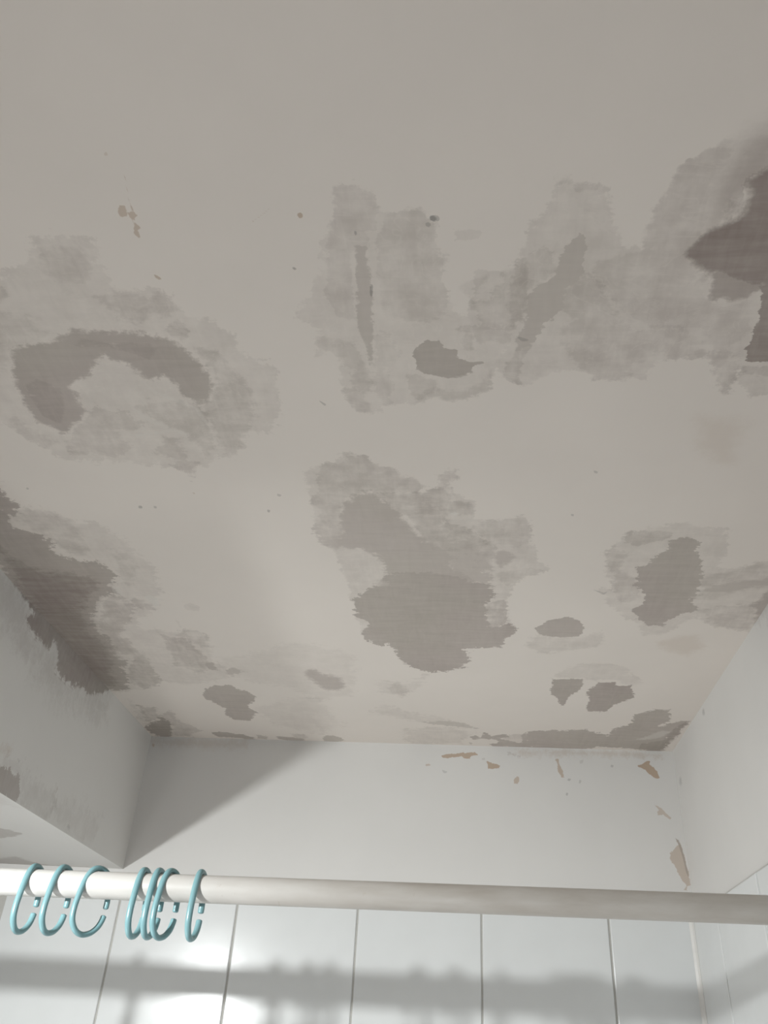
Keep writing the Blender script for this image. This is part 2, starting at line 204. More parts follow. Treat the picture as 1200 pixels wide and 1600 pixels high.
  ('T',0.6,0.2,0.5,[-2223,-10104,-2203,-10099,-2177,-10067,-2193,-10054,-2218,-10076]),
  ('T',0.3,0.2,0.4,[-2251,-11059,-2230,-11078,-2225,-11053,-2239,-11035]),
  ('T',0.7,0.2,0.3,[-1100,-10574,-1082,-10591,-1062,-10581,-1062,-10556,-1080,-10538,-1100,-10549]),
  ('T',0.5,0.2,0.3,[-1202,-10142,-1180,-10130,-1182,-10113,-1200,-10126]),
  ('T',0.25,0.2,0.3,[-1263,-10637,-1333,-10574,-1417,-10518,-1503,-10461,-1522,-10427,-1506,-10461,-1415,-10526,-1331,-10587]),
  ('S',0.6,0.2,0.2,[-219,-10526,-195,-10530,-186,-10508,-203,-10494,-220,-10504]),
  ('S',0.3,0.3,0.2,[-188,-10530,-167,-10522,-166,-10499,-184,-10487]),
  ('S',0.3,0.3,0.2,[-249,-10472,-229,-10478,-221,-10461,-236,-10448,-249,-10459]),
  ('S',0.38,0.2,0.2,[-1202,-10142,-1180,-10126,-1188,-10115,-1201,-10126]),
  ('S',0.3,0.3,0.2,[-1210,-8728,-1165,-8687,-1171,-8668,-1192,-8701]),
  ('S',0.38,0.2,0.1,[-729,-10426,-720,-10417,-724,-10397,-731,-10404]),
  ('S',0.38,0.2,0.2,[-663,-9976,-652,-9957,-662,-9878,-673,-9858,-669,-9937]),
  ('S',0.26,0.2,0.3,[400,-9435,462,-9412,495,-9395,447,-9385]),
  ('S',0.38,0.3,0.2,[-3303,-7151,-3276,-7151,-3289,-7112,-3316,-7112]),
  ('S',0.3,0.3,0.2,[-3145,-7151,-3125,-7144,-3135,-7113,-3153,-7113]),
  ('S',0.26,0.3,0.2,[-4364,-7472,-4347,-7465,-4361,-7443,-4375,-7443]),
  ('T',0.35,0.3,0.3,[-2676,-7393,-2650,-7386,-2660,-7364,-2680,-7364]),
  ('S',0.34,0.3,0.2,[-1975,-7087,-1955,-7078,-1968,-7039,-1980,-7049]),
  ('S',0.26,0.3,0.2,[-1824,-7369,-1790,-7351,-1805,-7323,-1825,-7332]),
  ('S',0.26,0.3,0.2,[1194,-7743,1224,-7723,1222,-7704,1202,-7710]),
  ('S',0.26,0.3,0.2,[1063,-7028,1085,-7020,1084,-6990,1071,-6997]),
  ('S',0.22,0.4,0.4,[1482,-5489,1599,-5416,1640,-5457,1604,-5375]),
 ],
 'l': [
  ('K',0.24,27.5,19.6,[-5993,4663,-5863,4724,-5677,4710,-5447,4685,-5202,4601,-4973,4502,-4747,4365,-4521,4331,-4169,4335,-3991,4399,-3857,4313,-3370,4291,-3132,4305,-2719,4335,-2357,4479,-2070,4484,-2070,4341,-2589,4146,-3364,4047,-4073,3983,-4463,4048,-4834,4109,-5270,4201,-5648,4158]),
  ('K',0.78,3.7,6.9,[-5692,4732,-5225,4682,-4833,4589,-4973,4502,-4941,4456,-4680,4365,-4553,4379,-4255,4408,-4177,4347,-4147,4409,-4150,4521,-3968,4475,-3891,4363,-3910,4225,-3635,4213,-3262,4252,-3224,4318,-2999,4360,-2807,4335,-2542,4476,-2324,4528,-2177,4640,-2011,4837,-3154,4971,-4381,4970,-5381,4911]),
  ('K',0.62,1.5,7.1,[-4725,2676,-4510,2741,-4330,2774,-4087,2777,-3977,2747,-3899,2660,-3907,2565,-3942,2487,-4135,2488,-4331,2479,-4583,2468]),
  ('N',0.14,6.8,13.2,[-4087,2777,-3800,2895,-3511,2867,-3052,2916,-2903,2822,-2950,2643,-2954,2527,-3444,2485,-3805,2469,-3942,2487,-3873,2621]),
  ('M',0.126,15.9,16.6,[-2998,2713,-2488,2865,-1758,2931,-1324,2910,-1351,2793,-1503,2559,-2147,2501,-2708,2538]),
  ('S',0.22,2.0,1.0,[-2376,2601,-2322,2623,-2277,2591,-2334,2560]),
  ('S',0.22,1.6,1.6,[-4173,2955,-4119,2956,-4094,2945,-4142,2936]),
  ('T',0.25,8.6,7.2,[-4779,2943,-4554,3003,-4408,2989,-4494,2914,-4720,2856]),
  ('N',0.098,4.5,11.7,[-4412,2894,-4096,2948,-3964,2862,-4126,2781,-4334,2780,-4519,2754,-4570,2829]),
  ('M',0.154,11.5,8.9,[-2443,4330,-2219,4416,-2104,4319,-2160,4122,-2216,3999,-2310,4068]),
 ],
 'u': [
  ('K',0.45,2.1,3.9,[-6863,-2502,-6300,-2519,-6217,-2461,-6125,-2258,-6339,-1999,-6599,-1894,-7289,-1684]),
  ('N',0.154,6.6,5.7,[-5959,-4241,-5488,-4218,-5455,-4084,-5484,-3882,-5496,-3675,-5598,-3780,-6211,-3757]),
  ('K',0.4,6.1,4.6,[-8195,-358,-7295,-437,-6945,-642,-6875,-425,-6780,-158,-6612,-46,-5974,-29,-5842,194,-8824,822]),
 ],
 'b': [
  ('T',0.8,0.4,1.7,[-349,4489,-314,4520,-59,4543,-29,4558,59,4547,138,4569,216,4568,251,4527,216,4512,148,4506,128,4464,40,4459,-9,4489,-97,4476,-294,4452,-333,4463]),
  ('T',0.8,0.4,1.7,[410,4413,469,4409,488,4382,565,4385,619,4355,593,4319,486,4300,424,4306,433,4365]),
  ('T',0.6,0.4,1.7,[852,4136,897,4185,941,4183,924,4129,899,4074,855,4079]),
  ('T',0.5,0.4,1.1,[-622,4343,-537,4350,-523,4325,-605,4312]),
  ('S',0.22,0.5,0.5,[-330,4252,-255,4229,-271,4213,-300,4208]),
  ('M',0.21,0.3,1.4,[318,4475,372,4477,368,4449,329,4448]),
  ('N',0.28,0.6,2.8,[745,4592,842,4591,880,4560,976,4529,937,4508,859,4506,831,4535,763,4537]),
  ('T',0.65,0.4,1.7,[1542,4497,1584,4510,1612,4386,1653,4275,1676,4195,1621,4200,1573,4314,1565,4420]),
  ('T',0.85,0.4,1.6,[2864,4426,2959,4457,3025,4522,3085,4510,3062,4460,3134,4399,3160,4337,3189,4241,3121,4242,3027,4309,2983,4366]),
  ('T',0.5,0.4,1.2,[3053,3816,3161,3753,3291,3610,3272,3593,3167,3671,3149,3654,3098,3645,3088,3701,3126,3735]),
  ('T',0.55,0.5,1.9,[3325,3298,3362,3286,3396,3180,3424,2993,3443,2810,3454,2628,3413,2627,3380,2551,3345,2564,3382,2625,3342,2678,3292,2773,3251,2894,3195,3000,3205,3078,3278,3144,3345,3210]),
  ('S',0.26,0.4,0.4,[3325,3298,3367,3274,3403,3117,3434,2840,3439,2743,3417,2809,3396,3023,3366,3172]),
  ('S',0.3,0.4,0.4,[1723,4179,1767,4174,1748,4145,1721,4151]),
  ('S',0.3,0.4,0.4,[1684,3954,1708,3945,1698,3903,1678,3916]),
  ('S',0.22,0.4,0.4,[1908,4168,1937,4152,1917,4103,1897,4116]),
  ('S',0.26,0.4,0.4,[2442,4430,2475,4420,2462,4385,2435,4398]),
  ('M',0.21,0.9,0.8,[1931,4485,1998,4497,1984,4447,1935,4439]),
  ('T',0.3,6.3,6.3,[828,4594,1395,4629,2237,4655,2792,4654,3272,4633,3265,4579,2784,4582,1882,4572,827,4540]),
  ('T',0.22,9.1,6.8,[-5402,4640,-5120,4638,-4235,4654,-3724,4649,-3710,4551,-4210,4507,-5097,4530,-5381,4541]),
  ('T',0.6,0.6,1.4,[-5379,4551,-5342,4546,-5339,4513,-5366,4492]),
 ],
 'r': [
  ('S',0.26,2.6,1.0,[-2046,4631,-2123,4612,-2125,4537,-2052,4543,-2001,4584]),
  ('S',0.22,3.3,1.2,[-206,4192,-312,4161,-308,4062,-198,4060,-146,4125]),
  ('N',0.168,6.1,10.6,[-4779,4953,-5298,4799,-5916,4543,-5741,4279,-4973,4584,-4759,4585,-4693,4653,-4585,4833]),
 ],
}

# ------------------------------------------------------------ helpers
def link(o, parent=None):
    COL.objects.link(o)
    if parent:
        o.parent = parent
    return o

def mesh_obj(name, verts, faces, mat, parent=None, smooth=False):
    me = bpy.data.meshes.new(name)
    me.from_pydata(verts, [], faces)
    me.update()
    if mat: me.materials.append(mat)
    if smooth:
        me.polygons.foreach_set('use_smooth', [True] * len(me.polygons))
    return link(bpy.data.objects.new(name, me), parent)

def bm_obj(name, bm, mat, parent=None, smooth=False):
    bmesh.ops.recalc_face_normals(bm, faces=bm.faces)
    me = bpy.data.meshes.new(name)
    bm.to_mesh(me); bm.free()
    if mat: me.materials.append(mat)
    if smooth:
        me.polygons.foreach_set('use_smooth', [True] * len(me.polygons))
    return link(bpy.data.objects.new(name, me), parent)

def tag(o, label=None, cat=None, group=None, kind=None):
    if label: o['label'] = label
    if cat: o['category'] = cat
    if group: o['group'] = group
    if kind: o['kind'] = kind
    return o

# ------------------------------------------------------------ node helpers
def new_mat(name):
    m = bpy.data.materials.new(name); m.use_nodes = True
    nt = m.node_tree
    return m, nt, nt.nodes['Principled BSDF']

class NB:
    def __init__(s, nt): s.nt = nt
    def n(s, typ, **kw):
        x = s.nt.nodes.new(typ)
        for k, v in kw.items(): setattr(x, k, v)
        return x
    def set(s, sock, v):
        if hasattr(v, 'is_output'): s.nt.links.new(v, sock)
        else: sock.default_value = v
    def math(s, op, a, b=0.0, c=0.0, clamp=False):
        x = s.n('ShaderNodeMath', operation=op, use_clamp=clamp)
        s.set(x.inputs[0], a); s.set(x.inputs[1], b); s.set(x.inputs[2], c)
        return x.outputs[0]
    def noise(s, vec, scale, detail=3.0, rough=0.55, dist=0.0):
        x = s.n('ShaderNodeTexNoise')
        s.set(x.inputs['Vector'], vec)
        x.inputs['Scale'].default_value = scale; x.inputs['Detail'].default_value = detail
        x.inputs['Roughness'].default_value = rough; x.inputs['Distortion'].default_value = dist
        return x.outputs['Fac']
    def scale(s, vec, sc, off=(0, 0, 0)):
        x = s.n('ShaderNodeMapping')
        s.set(x.inputs['Vector'], vec)
        x.inputs['Scale'].default_value = sc; x.inputs['Location'].default_value = off
        return x.outputs[0]
    def rng(s, v, a, b, c, d, smooth=False):
        x = s.n('ShaderNodeMapRange')
        x.interpolation_type = 'SMOOTHSTEP' if smooth else 'LINEAR'
        s.set(x.inputs['Value'], v)
        for k, q in zip(('From Min', 'From Max', 'To Min', 'To Max'), (a, b, c, d)): s.set(x.inputs[k], q)
        return x.outputs['Result']
    def mix(s, fac, a, b):
        x = s.n('ShaderNodeMix', data_type='RGBA')
        s.set(x.inputs['Factor'], fac); s.set(x.inputs[6], a); s.set(x.inputs[7], b)
        return x.outputs[2]

# paint over plaster: every surface carries, per layer, a signed distance to the
# traced patch outlines; the shader roughens the edge and mottles the inside.
def paint_material(name, paint, layers):
    m, nt, bs = new_mat(name); b = NB(nt)
    co = b.n('ShaderNodeTexCoord').outputs['Object']
    big = b.noise(co, 9.0, 3.0)
    med = b.noise(co, 42.0, 4.0, 0.6)
    fine = b.noise(co, 150.0, 4.0, 0.62)
    brush = b.noise(b.scale(co, (22, 150, 60)), 1.0, 4.0, 0.6, 0.4)
    brush2 = b.noise(b.scale(co, (130, 24, 60), (3, 1, 2)), 1.0, 3.0, 0.6, 0.6)
    vfine = b.noise(co, 420.0, 3.0, 0.6)
    edge = b.math('ADD', b.math('MULTIPLY', b.math('SUBTRACT', vfine, 0.5), 1.6), b.math('ADD', b.math('MULTIPLY', b.math('SUBTRACT', med, 0.5), 4.0),
                  b.math('ADD', b.math('MULTIPLY', b.math('SUBTRACT', fine, 0.5), 3.2),
                         b.math('MULTIPLY', b.math('SUBTRACT', brush, 0.5), 1.9))))
    def layer(l):
        at = b.n('ShaderNodeAttribute', attribute_name='patch_' + l)
        sp = b.n('ShaderNodeSeparateColor'); nt.links.new(at.outputs['Color'], sp.inputs[0])
        d = b.math('MULTIPLY_ADD', edge, at.outputs['Alpha'], sp.outputs[0])
        soft = sp.outputs[1]
        msk = b.rng(d, b.math('MULTIPLY', soft, -1.0), soft, 0.0, 1.0, True)
        return msk, sp.outputs[2]
    paint_c = b.mix(b.rng(big, 0.3, 0.7, 0, 1), (*[c * 0.985 for c in paint], 1), (*[c * 1.015 for c in paint], 1))
    col = paint_c
    acc = None; bumpsrc = None
    cloud = b.rng(b.math('ADD', b.math('MULTIPLY', med, 0.58), b.math('ADD', b.math('MULTIPLY', brush, 0.20), b.math('MULTIPLY', brush2, 0.22))), 0.38, 0.62, 0.35, 1.45)
    cloudk = b.rng(b.math('ADD', b.math('MULTIPLY', big, 0.4), b.math('ADD', b.math('MULTIPLY', brush, 0.35), b.math('MULTIPLY', brush2, 0.25))), 0.38, 0.62, 0.84, 1.10)
    # thin pale scraper scratches running through the filler
    ridge = b.math('ABSOLUTE', b.math('SUBTRACT', b.noise(b.scale(co, (16, 30, 20), (1, 7, 2)), 1.0, 3.0, 0.6, 1.2), 0.5))
    scratch = b.rng(ridge, 0.0, 0.014, 0.75, 1.0)
    cloud = b.math('MULTIPLY', cloud, scratch)
    for l in 'WMNKB':
        if l not in layers: continue
        msk, op = layer(l)
        a = b.math('MULTIPLY', b.math('MULTIPLY', msk, op), cloudk if l in 'KB' else cloud)
        if acc is None: acc = a
        elif l in 'KB': acc = b.math('MAXIMUM', acc, a)
        else: acc = b.math('SUBTRACT', b.math('ADD', acc, a), b.math('MULTIPLY', acc, a))
        if l != 'W': bumpsrc = a if bumpsrc is None else b.math('MAXIMUM', bumpsrc, a)
    if acc is not None:
        tint = b.mix(b.rng(b.noise(b.scale(co, (1, 1, 1), (5, 5, 5)), 7.0, 2.0), 0.4, 0.6, 0, 1),
                     (0.305, 0.254, 0.230, 1), (0.292, 0.254, 0.216, 1))
        col = b.mix(acc, col, tint)
    if 'T' in layers:
        msk, op = layer('T'); col = b.mix(b.math('MULTIPLY', msk, op), col, (0.455, 0.335, 0.235, 1))
    if 'L' in layers:
        msk, op = layer('L'); col = b.mix(b.math('MULTIPLY', msk, op), col, (0.74, 0.71, 0.66, 1))
    if 'S' in layers:
        msk, op = layer('S'); col = b.mix(b.math('MULTIPLY', msk, op), col, (0.08, 0.078, 0.07, 1))
    nt.links.new(col, bs.inputs['Base Color'])
    bs.inputs['Roughness'].default_value = 0.75
    bs.inputs['Specular IOR Level'].default_value = 0.25
    hgt = b.math('ADD', b.math('MULTIPLY', fine, 0.10), b.math('ADD', b.math('MULTIPLY', med, 0.25), b.math('MULTIPLY', brush, 0.10)))
    if bumpsrc is not None: hgt = b.math('SUBTRACT', hgt, b.math('MULTIPLY', bumpsrc, 0.9))
    bp = b.n('ShaderNodeBump'); bp.inputs['Strength'].default_value = 0.35; bp.inputs['Distance'].default_value = 0.0006
    nt.links.new(hgt, bp.inputs['Height']); nt.links.new(bp.outputs[0], bs.inputs['Normal'])
    return m

def fields(polys, U, V):
    """per-vertex (distance, softness, opacity, raggedness) of each layer, in metres"""
    res = {}
    for lay, op, soft, amp, flat in polys:
        P = np.array(flat, float).reshape(-1, 2) * 1e-4
        soft = max(soft, 0.35) * 1e-3; amp = amp * 1e-3
        if lay not in res:
            z = np.zeros(U.shape + (4,)); z[..., 0] = -1.0; z[..., 1] = 0.001; res[lay] = z
        F = res[lay]
        mar = 0.03
        lo = P.min(0) - mar; hi = P.max(0) + mar
        sel = (U > lo[0]) & (U < hi[0]) & (V > lo[1]) & (V < hi[1])
        if not sel.any(): continue
        u = U[sel]; v = V[sel]
        d2 = np.full(u.shape, 1e9); ins = np.zeros(u.shape, bool)
        for i in range(len(P)):
            a = P[i]; c = P[(i + 1) % len(P)]; e = c - a; L = e @ e
            if L < 1e-12: continue
            tt = np.clip(((u - a[0]) * e[0] + (v - a[1]) * e[1]) / L, 0, 1)
            d2 = np.minimum(d2, (u - a[0] - tt * e[0]) ** 2 + (v - a[1] - tt * e[1]) ** 2)
            if a[1] != c[1]:
                cr = ((a[1] > v) != (c[1] > v)) & (u < (c[0] - a[0]) * (v - a[1]) / (c[1] - a[1]) + a[0])
                ins ^= cr
        d = np.sqrt(d2) * np.where(ins, 1, -1)
        if lay == 'S': d = d + 0.0005
        # the strongest coverage wins where outlines overlap
        cov_new = np.clip(d / soft * .5 + .5, 0, 1) * op
        old = F[sel]
        cov_old = np.clip(old[:, 0] / old[:, 1] * .5 + .5, 0, 1) * old[:, 2]
        win = (cov_new > cov_old + 1e-9) | ((cov_new <= 1e-9) & (cov_old <= 1e-9) & (d > old[:, 0]))
        new = np.stack([d, np.full_like(d, soft), np.full_like(d, op), np.full_like(d, amp)], 1)
        F[sel] = np.where(win[:, None], new, old)
    return res

def lines(lo, hi, flo, fhi, step):
    a = list(np.linspace(flo, fhi, int(round((fhi - flo) / step)) + 1))
    if lo < flo - 1e-6: a = [lo] + a
    if hi > fhi + 1e-6: a = a + [hi]
    return np.array(a)

def field_grid(name, us, vs, place, key, mat, parent=None, flip=False):
    """one surface sheet with patch fields on its vertices; place(U, V) -> xyz"""
    U, V = np.meshgrid(us, vs, indexing='ij')
    X, Y, Z = place(U, V)
    n, k = U.shape
    me = bpy.data.meshes.new(name)
    idx = np.arange(n * k).reshape(n, k)
    q = np.stack([idx[:-1, :-1], idx[1:, :-1], idx[1:, 1:], idx[:-1, 1:]], -1).reshape(-1, 4)
    if flip: q = q[:, ::-1]
    me.vertices.add(n * k)
    me.vertices.foreach_set('co', np.stack([X, Y, Z], -1).astype(np.float32).ravel())
    me.loops.add(q.size); me.loops.foreach_set('vertex_index', q.astype(np.int32).ravel())
    me.polygons.add(len(q))
    me.polygons.foreach_set('loop_start', np.arange(0, q.size, 4, dtype=np.int32))
    me.polygons.foreach_set('loop_total', np.full(len(q), 4, dtype=np.int32))
    me.update(calc_edges=True)
    for lay, F in fields(PATCHES[key], U, V).items():
        at = me.attributes.new('patch_' + lay, 'FLOAT_COLOR', 'POINT')
        at.data.foreach_set('color', F.astype(np.float32).ravel())
    me.materials.append(mat)
    return link(bpy.data.objects.new(name, me), parent)

def solid_behind(name, corners, thick_vec, mat, parent):
    """closes a surface sheet into a slab: a box starting just behind it"""
    t = Vector(thick_vec); c = [Vector(x) + t * 0.01 for x in corners]
    vs = [tuple(x) for x in c] + [tuple(x + t) for x in c]
    fs = [(0, 1, 2, 3), (7, 6, 5, 4), (0, 4, 5, 1), (1, 5, 6, 2), (2, 6, 7, 3), (3, 7, 4, 0)]
    bm = bmesh.new(); bv = [bm.verts.new(v) for v in vs]
    for f in fs: bm.faces.new([bv[i] for i in f])
    return bm_obj(name, bm, mat, parent)

def layers_of(k): return {p[0] for p in PATCHES[k]}

# ------------------------------------------------------------ materials
CPAINT = (0.775, 0.718, 0.662)
WPAINT = (0.71, 0.698, 0.675)
m_ceil = paint_material('ceiling_paint', CPAINT, layers_of('c'))
m_soff = paint_material('soffit_side_paint', WPAINT, layers_of('l'))
m_soffu = paint_material('soffit_under_paint', WPAINT, layers_of('u'))
m_back = paint_material('back_wall_paint', WPAINT, layers_of('b'))
m_right = paint_material('right_wall_paint', WPAINT, layers_of('r'))
m_plain = paint_material('plain_paint', WPAINT, set())

def simple(name, col, rough, spec=0.5, bump=0.0, bscale=60, coat=0.0):
    m, nt, bs = new_mat(name); b = NB(nt)
    co = b.n('ShaderNodeTexCoord').outputs['Object']
    nz = b.noise(co, bscale, 3.0)
    c = b.mix(b.rng(nz, .3, .7, 0, 1), (*[x * .97 for x in col], 1), (*[min(1, x * 1.03) for x in col], 1))
    nt.links.new(c, bs.inputs['Base Color'])
    bs.inputs['Roughness'].default_value = rough
    bs.inputs['Specular IOR Level'].default_value = spec
    bs.inputs['Coat Weight'].default_value = coat
    if bump:
        bp = b.n('ShaderNodeBump'); bp.inputs['Strength'].default_value = 0.5; bp.inputs['Distance'].default_value = bump
        nt.links.new(nz, bp.inputs['Height']); nt.links.new(bp.outputs[0], bs.inputs['Normal'])
    return m

m_tile = simple('white_glazed_tile', (0.715, 0.73, 0.725), 0.18, 0.42, 0.0007, 9)
m_grout = simple('grey_grout', (0.50, 0.49, 0.46), 0.9, 0.2, 0.0004, 300)
m_floor = simple('floor_tile', (0.62, 0.60, 0.56), 0.5)
m_ring = simple('teal_plastic', (0.20, 0.365, 0.39), 0.30, 0.5)
m_bracket = simple('bracket_plastic', (0.70, 0.69, 0.66), 0.4)

def rod_material():
    m, nt, bs = new_mat('rod_enamel'); b = NB(nt)
    co = b.n('ShaderNodeTexCoord').outputs['Object']
    sp = b.n('ShaderNodeSeparateXYZ'); nt.links.new(co, sp.inputs[0])
    nz = b.noise(b.scale(co, (14, 60, 60)), 1.0, 4.0, 0.6)
    n2 = b.noise(co, 90.0, 3.0, 0.6)
    grime = b.math('MULTIPLY', b.rng(sp.outputs[0], 0.15, 0.85, 0.0, 1.0), b.rng(nz, 0.3, 0.7, 0.75, 1.0))
    c = b.mix(grime, (0.78, 0.78, 0.76, 1), (0.41, 0.375, 0.335, 1))
    c = b.mix(b.rng(n2, 0.66, 0.74, 0.0, 0.5), c, (0.38, 0.33, 0.27, 1))
    nt.links.new(c, bs.inputs['Base Color'])
    bs.inputs['Roughness'].default_value = 0.38
    return m
m_rod = rod_material()

# ------------------------------------------------------------ the setting
# ceiling
us = lines(XL, XR, XL, XR, 0.0015)
vs = lines(YF, 0, -1.26, 0.0, 0.0015)
ceiling = field_grid('ceiling', us, vs, lambda U, V: (U, V, np.full_like(U, CEIL)), 'c', m_ceil)
tag(ceiling, 'white painted ceiling with bare grey plaster patches where paint has peeled', kind='structure')
solid_behind('ceiling_slab', [(XL, YF, CEIL), (XR, YF, CEIL), (XR, 0, CEIL), (XL, 0, CEIL)], (0, 0, 0.12), m_plain, ceiling)

# boxed soffit along the left side: side face + underside + top
soffit = field_grid('trim_1', lines(YF, 0, -0.75, 0, 0.003), lines(ZB, CEIL, ZB, CEIL, 0.003),
                    lambda U, V: (np.full_like(U, XL), U, V), 'l', m_soff, flip=True)
tag(soffit, 'boxed-in white soffit under the ceiling with stained side face', kind='structure')
field_grid('underside', lines(XW, XL, XW, XL, 0.004), lines(YF, 0, -0.75, 0, 0.004),
           lambda U, V: (U, V, np.full_like(U, ZB)), 'u', m_soffu, soffit, flip=False)
solid_behind('soffit_body', [(XL, YF, ZB + .002), (XL, 0, ZB + .002), (XL, 0, CEIL + .1), (XL, YF, CEIL + .1)], (XW - XL, 0, 0), m_plain, soffit)

# back wall
wall_back = field_grid('wall_back', lines(XW, XR, XL, XR, 0.0013), lines(ZT - 0.001, CEIL, ZT - 0.001, CEIL, 0.0013),
                       lambda U, V: (U, np.zeros_like(U), V), 'b', m_back)
tag(wall_back, 'white back wall, painted above and tiled below the rod', kind='structure')
solid_behind('wall_body', [(XW, 0, FLOOR), (XR, 0, FLOOR), (XR, 0, CEIL), (XW, 0, CEIL)], (0, 0.12, 0), m_plain, wall_back)
# right wall
wall_right = field_grid('wall_right', lines(YF, 0, -0.9, 0, 0.003), lines(ZT - 0.001, CEIL, ZT - 0.001, CEIL, 0.003),
                        lambda U, V: (np.full_like(U, XR), U, V), 'r', m_right)
tag(wall_right, 'white right wall, painted above and tiled below', kind='structure')
solid_behind('wall_body', [(XR, YF, FLOOR), (XR, 0, FLOOR), (XR, 0, CEIL), (XR, YF, CEIL)], (0.12, 0, 0), m_plain, wall_right)

def slab(name, a, c, mat, label=None):
    bm = bmesh.new()
    bmesh.ops.create_cube(bm, size=1.0)
    for v in bm.verts:
        v.co = Vector([(a[i] + c[i]) / 2 + v.co[i] * (c[i] - a[i]) for i in range(3)])
    return tag(bm_obj(name, bm, mat), label, kind='structure')
# front wall, behind the camera, with an opening added for the rear fill light
WX0, WX1, WZ0, WZ1 = -0.45, 0.15, -1.20, -0.30
def box_into(bm, a, c):
    r = bmesh.ops.create_cube(bm, size=1.0)
    for v in r['verts']:
        v.co = Vector([(a[i] + c[i]) / 2 + v.co[i] * (c[i] - a[i]) for i in range(3)])
bm = bmesh.new()
for a, c in (((XW, YF - .12, FLOOR), (WX0, YF, CEIL)), ((WX1, YF - .12, FLOOR), (XR + .12, YF, CEIL)),
             ((WX0, YF - .12, FLOOR), (WX1, YF, WZ0)), ((WX0, YF - .12, WZ1), (WX1, YF, CEIL))):
    box_into(bm, a, c)
tag(bm_obj('wall_front', bm, m_plain), kind='structure')
SY0, SY1, SZ0, SZ1 = -1.0, -0.4, -1.20, -0.50  # opening added in the left wall for the side fill light
bm = bmesh.new()
for a, c in (((XW - .12, YF, FLOOR), (XW, SY0, ZB)), ((XW - .12, SY1, FLOOR), (XW, 0.12, ZB)),
             ((XW - .12, SY0, FLOOR), (XW, SY1, SZ0)), ((XW - .12, SY0, SZ1), (XW, SY1, ZB))):
    box_into(bm, a, c)
tag(bm_obj('wall_left', bm, m_plain), kind='structure')
bm = bmesh.new(); x0, x1 = XW - .09, XW - .05
for a, c in (((x0, SY0, SZ0), (x1, SY0 + .04, SZ1)), ((x0, SY1 - .04, SZ0), (x1, SY1, SZ1)),
             ((x0, SY0 + .04, SZ0), (x1, SY1 - .04, SZ0 + .04)), ((x0, SY0 + .04, SZ1 - .04), (x1, SY1 - .04, SZ1))):
    box_into(bm, a, c)
tag(bm_obj('added_window_2', bm, m_bracket), kind='structure')  # frame of the unseen window made up around the side fill
bm = bmesh.new(); fw_ = .04; y0, y1 = YF - .09, YF - .05
for a, c in (((WX0, y0, WZ0), (WX0 + fw_, y1, WZ1)), ((WX1 - fw_, y0, WZ0), (WX1, y1, WZ1)),
             ((WX0 + fw_, y0, WZ0), (WX1 - fw_, y1, WZ0 + fw_)), ((WX0 + fw_, y0, WZ1 - fw_), (WX1 - fw_, y1, WZ1)),
             ((WX0 + fw_, y0, -.77), (WX1 - fw_, y1, -.73))):
    box_into(bm, a, c)
tag(bm_obj('added_window_1', bm, m_bracket), kind='structure')  # frame of the unseen window made up for the rear fill
slab('floor', (XW - .12, YF - .12, FLOOR - .1), (XR + .12, 0.12, FLOOR), m_floor)

# tiles: each one an object, sharing two meshes
TILE_T = 0.006
def tile_mesh(w, h):
    bm = bmesh.new()
    bmesh.ops.create_cube(bm, size=1.0)
    for v in bm.verts:
        v.co = Vector((v.co.x * w, v.co.y * TILE_T, v.co.z * h))
    ed = [e for e in bm.edges if all(v.co.y < 0 for v in e.verts)]
    bmesh.ops.bevel(bm, geom=ed, offset=0.0016, segments=2, profile=0.5, affect='EDGES')
    bmesh.ops.recalc_face_normals(bm, faces=bm.faces)
    me = bpy.data.meshes.new('tile'); bm.to_mesh(me); bm.free()
    me.materials.append(m_tile)
    return me
GAP = 0.0026
full = tile_mesh(TW - GAP, TH - GAP)
rnd = random.Random(4)
def tile(me, loc, rz, parent):
    o = bpy.data.objects.new('tile', me)
    o.location = loc
    o.rotation_euler = (rnd.uniform(-.002, .002), rnd.uniform(-.0007, .0007), rz + rnd.uniform(-.002, .002))
    link(o, parent)
ROWS = 3
x_end = T0 + 4 * TW
E_ = .0055
cut = tile_mesh(XR - E_ - x_end - GAP, TH - GAP)
for row in range(ROWS):
    zc = ZT - (row + .5) * TH
    for k in range(-1, 4):
        tile(full, (T0 + (k + .5) * TW, -TILE_T / 2 - .0005, zc), 0, wall_back)
    tile(cut, ((x_end + XR - E_) / 2, -TILE_T / 2 - .0005, zc), 0, wall_back)
# right wall: joints at y = -0.142, -0.330, ...
Y0 = -0.142
rcut = tile_mesh(-Y0 - E_ - GAP, TH - GAP)
for row in range(ROWS):
    zc = ZT - (row + .5) * TH
    for k in range(0, 5):
        tile(full, (XR - TILE_T / 2 - .0005, Y0 - (k + .5) * TW, zc), -math.pi / 2, wall_right)
    tile(rcut, (XR - TILE_T / 2 - .0005, (Y0 - E_) / 2, zc), -math.pi / 2, wall_right)
# grout beds just behind the tile faces
def bed(name, a, c, parent):
    bm = bmesh.new(); bmesh.ops.create_cube(bm, size=1.0)
    for v in bm.verts:
        v.co = Vector([(a[i] + c[i]) / 2 + v.co[i] * (c[i] - a[i]) for i in range(3)])
    return bm_obj(name, bm, m_grout, parent)
bed('grout', (XW, -.0045, ZT - ROWS * TH), (XR, -.0001, ZT), wall_back)
bed('grout', (XR - .0045, Y0 - 5 * TW, ZT - ROWS * TH), (XR - .0001, -.0046, ZT), wall_right)

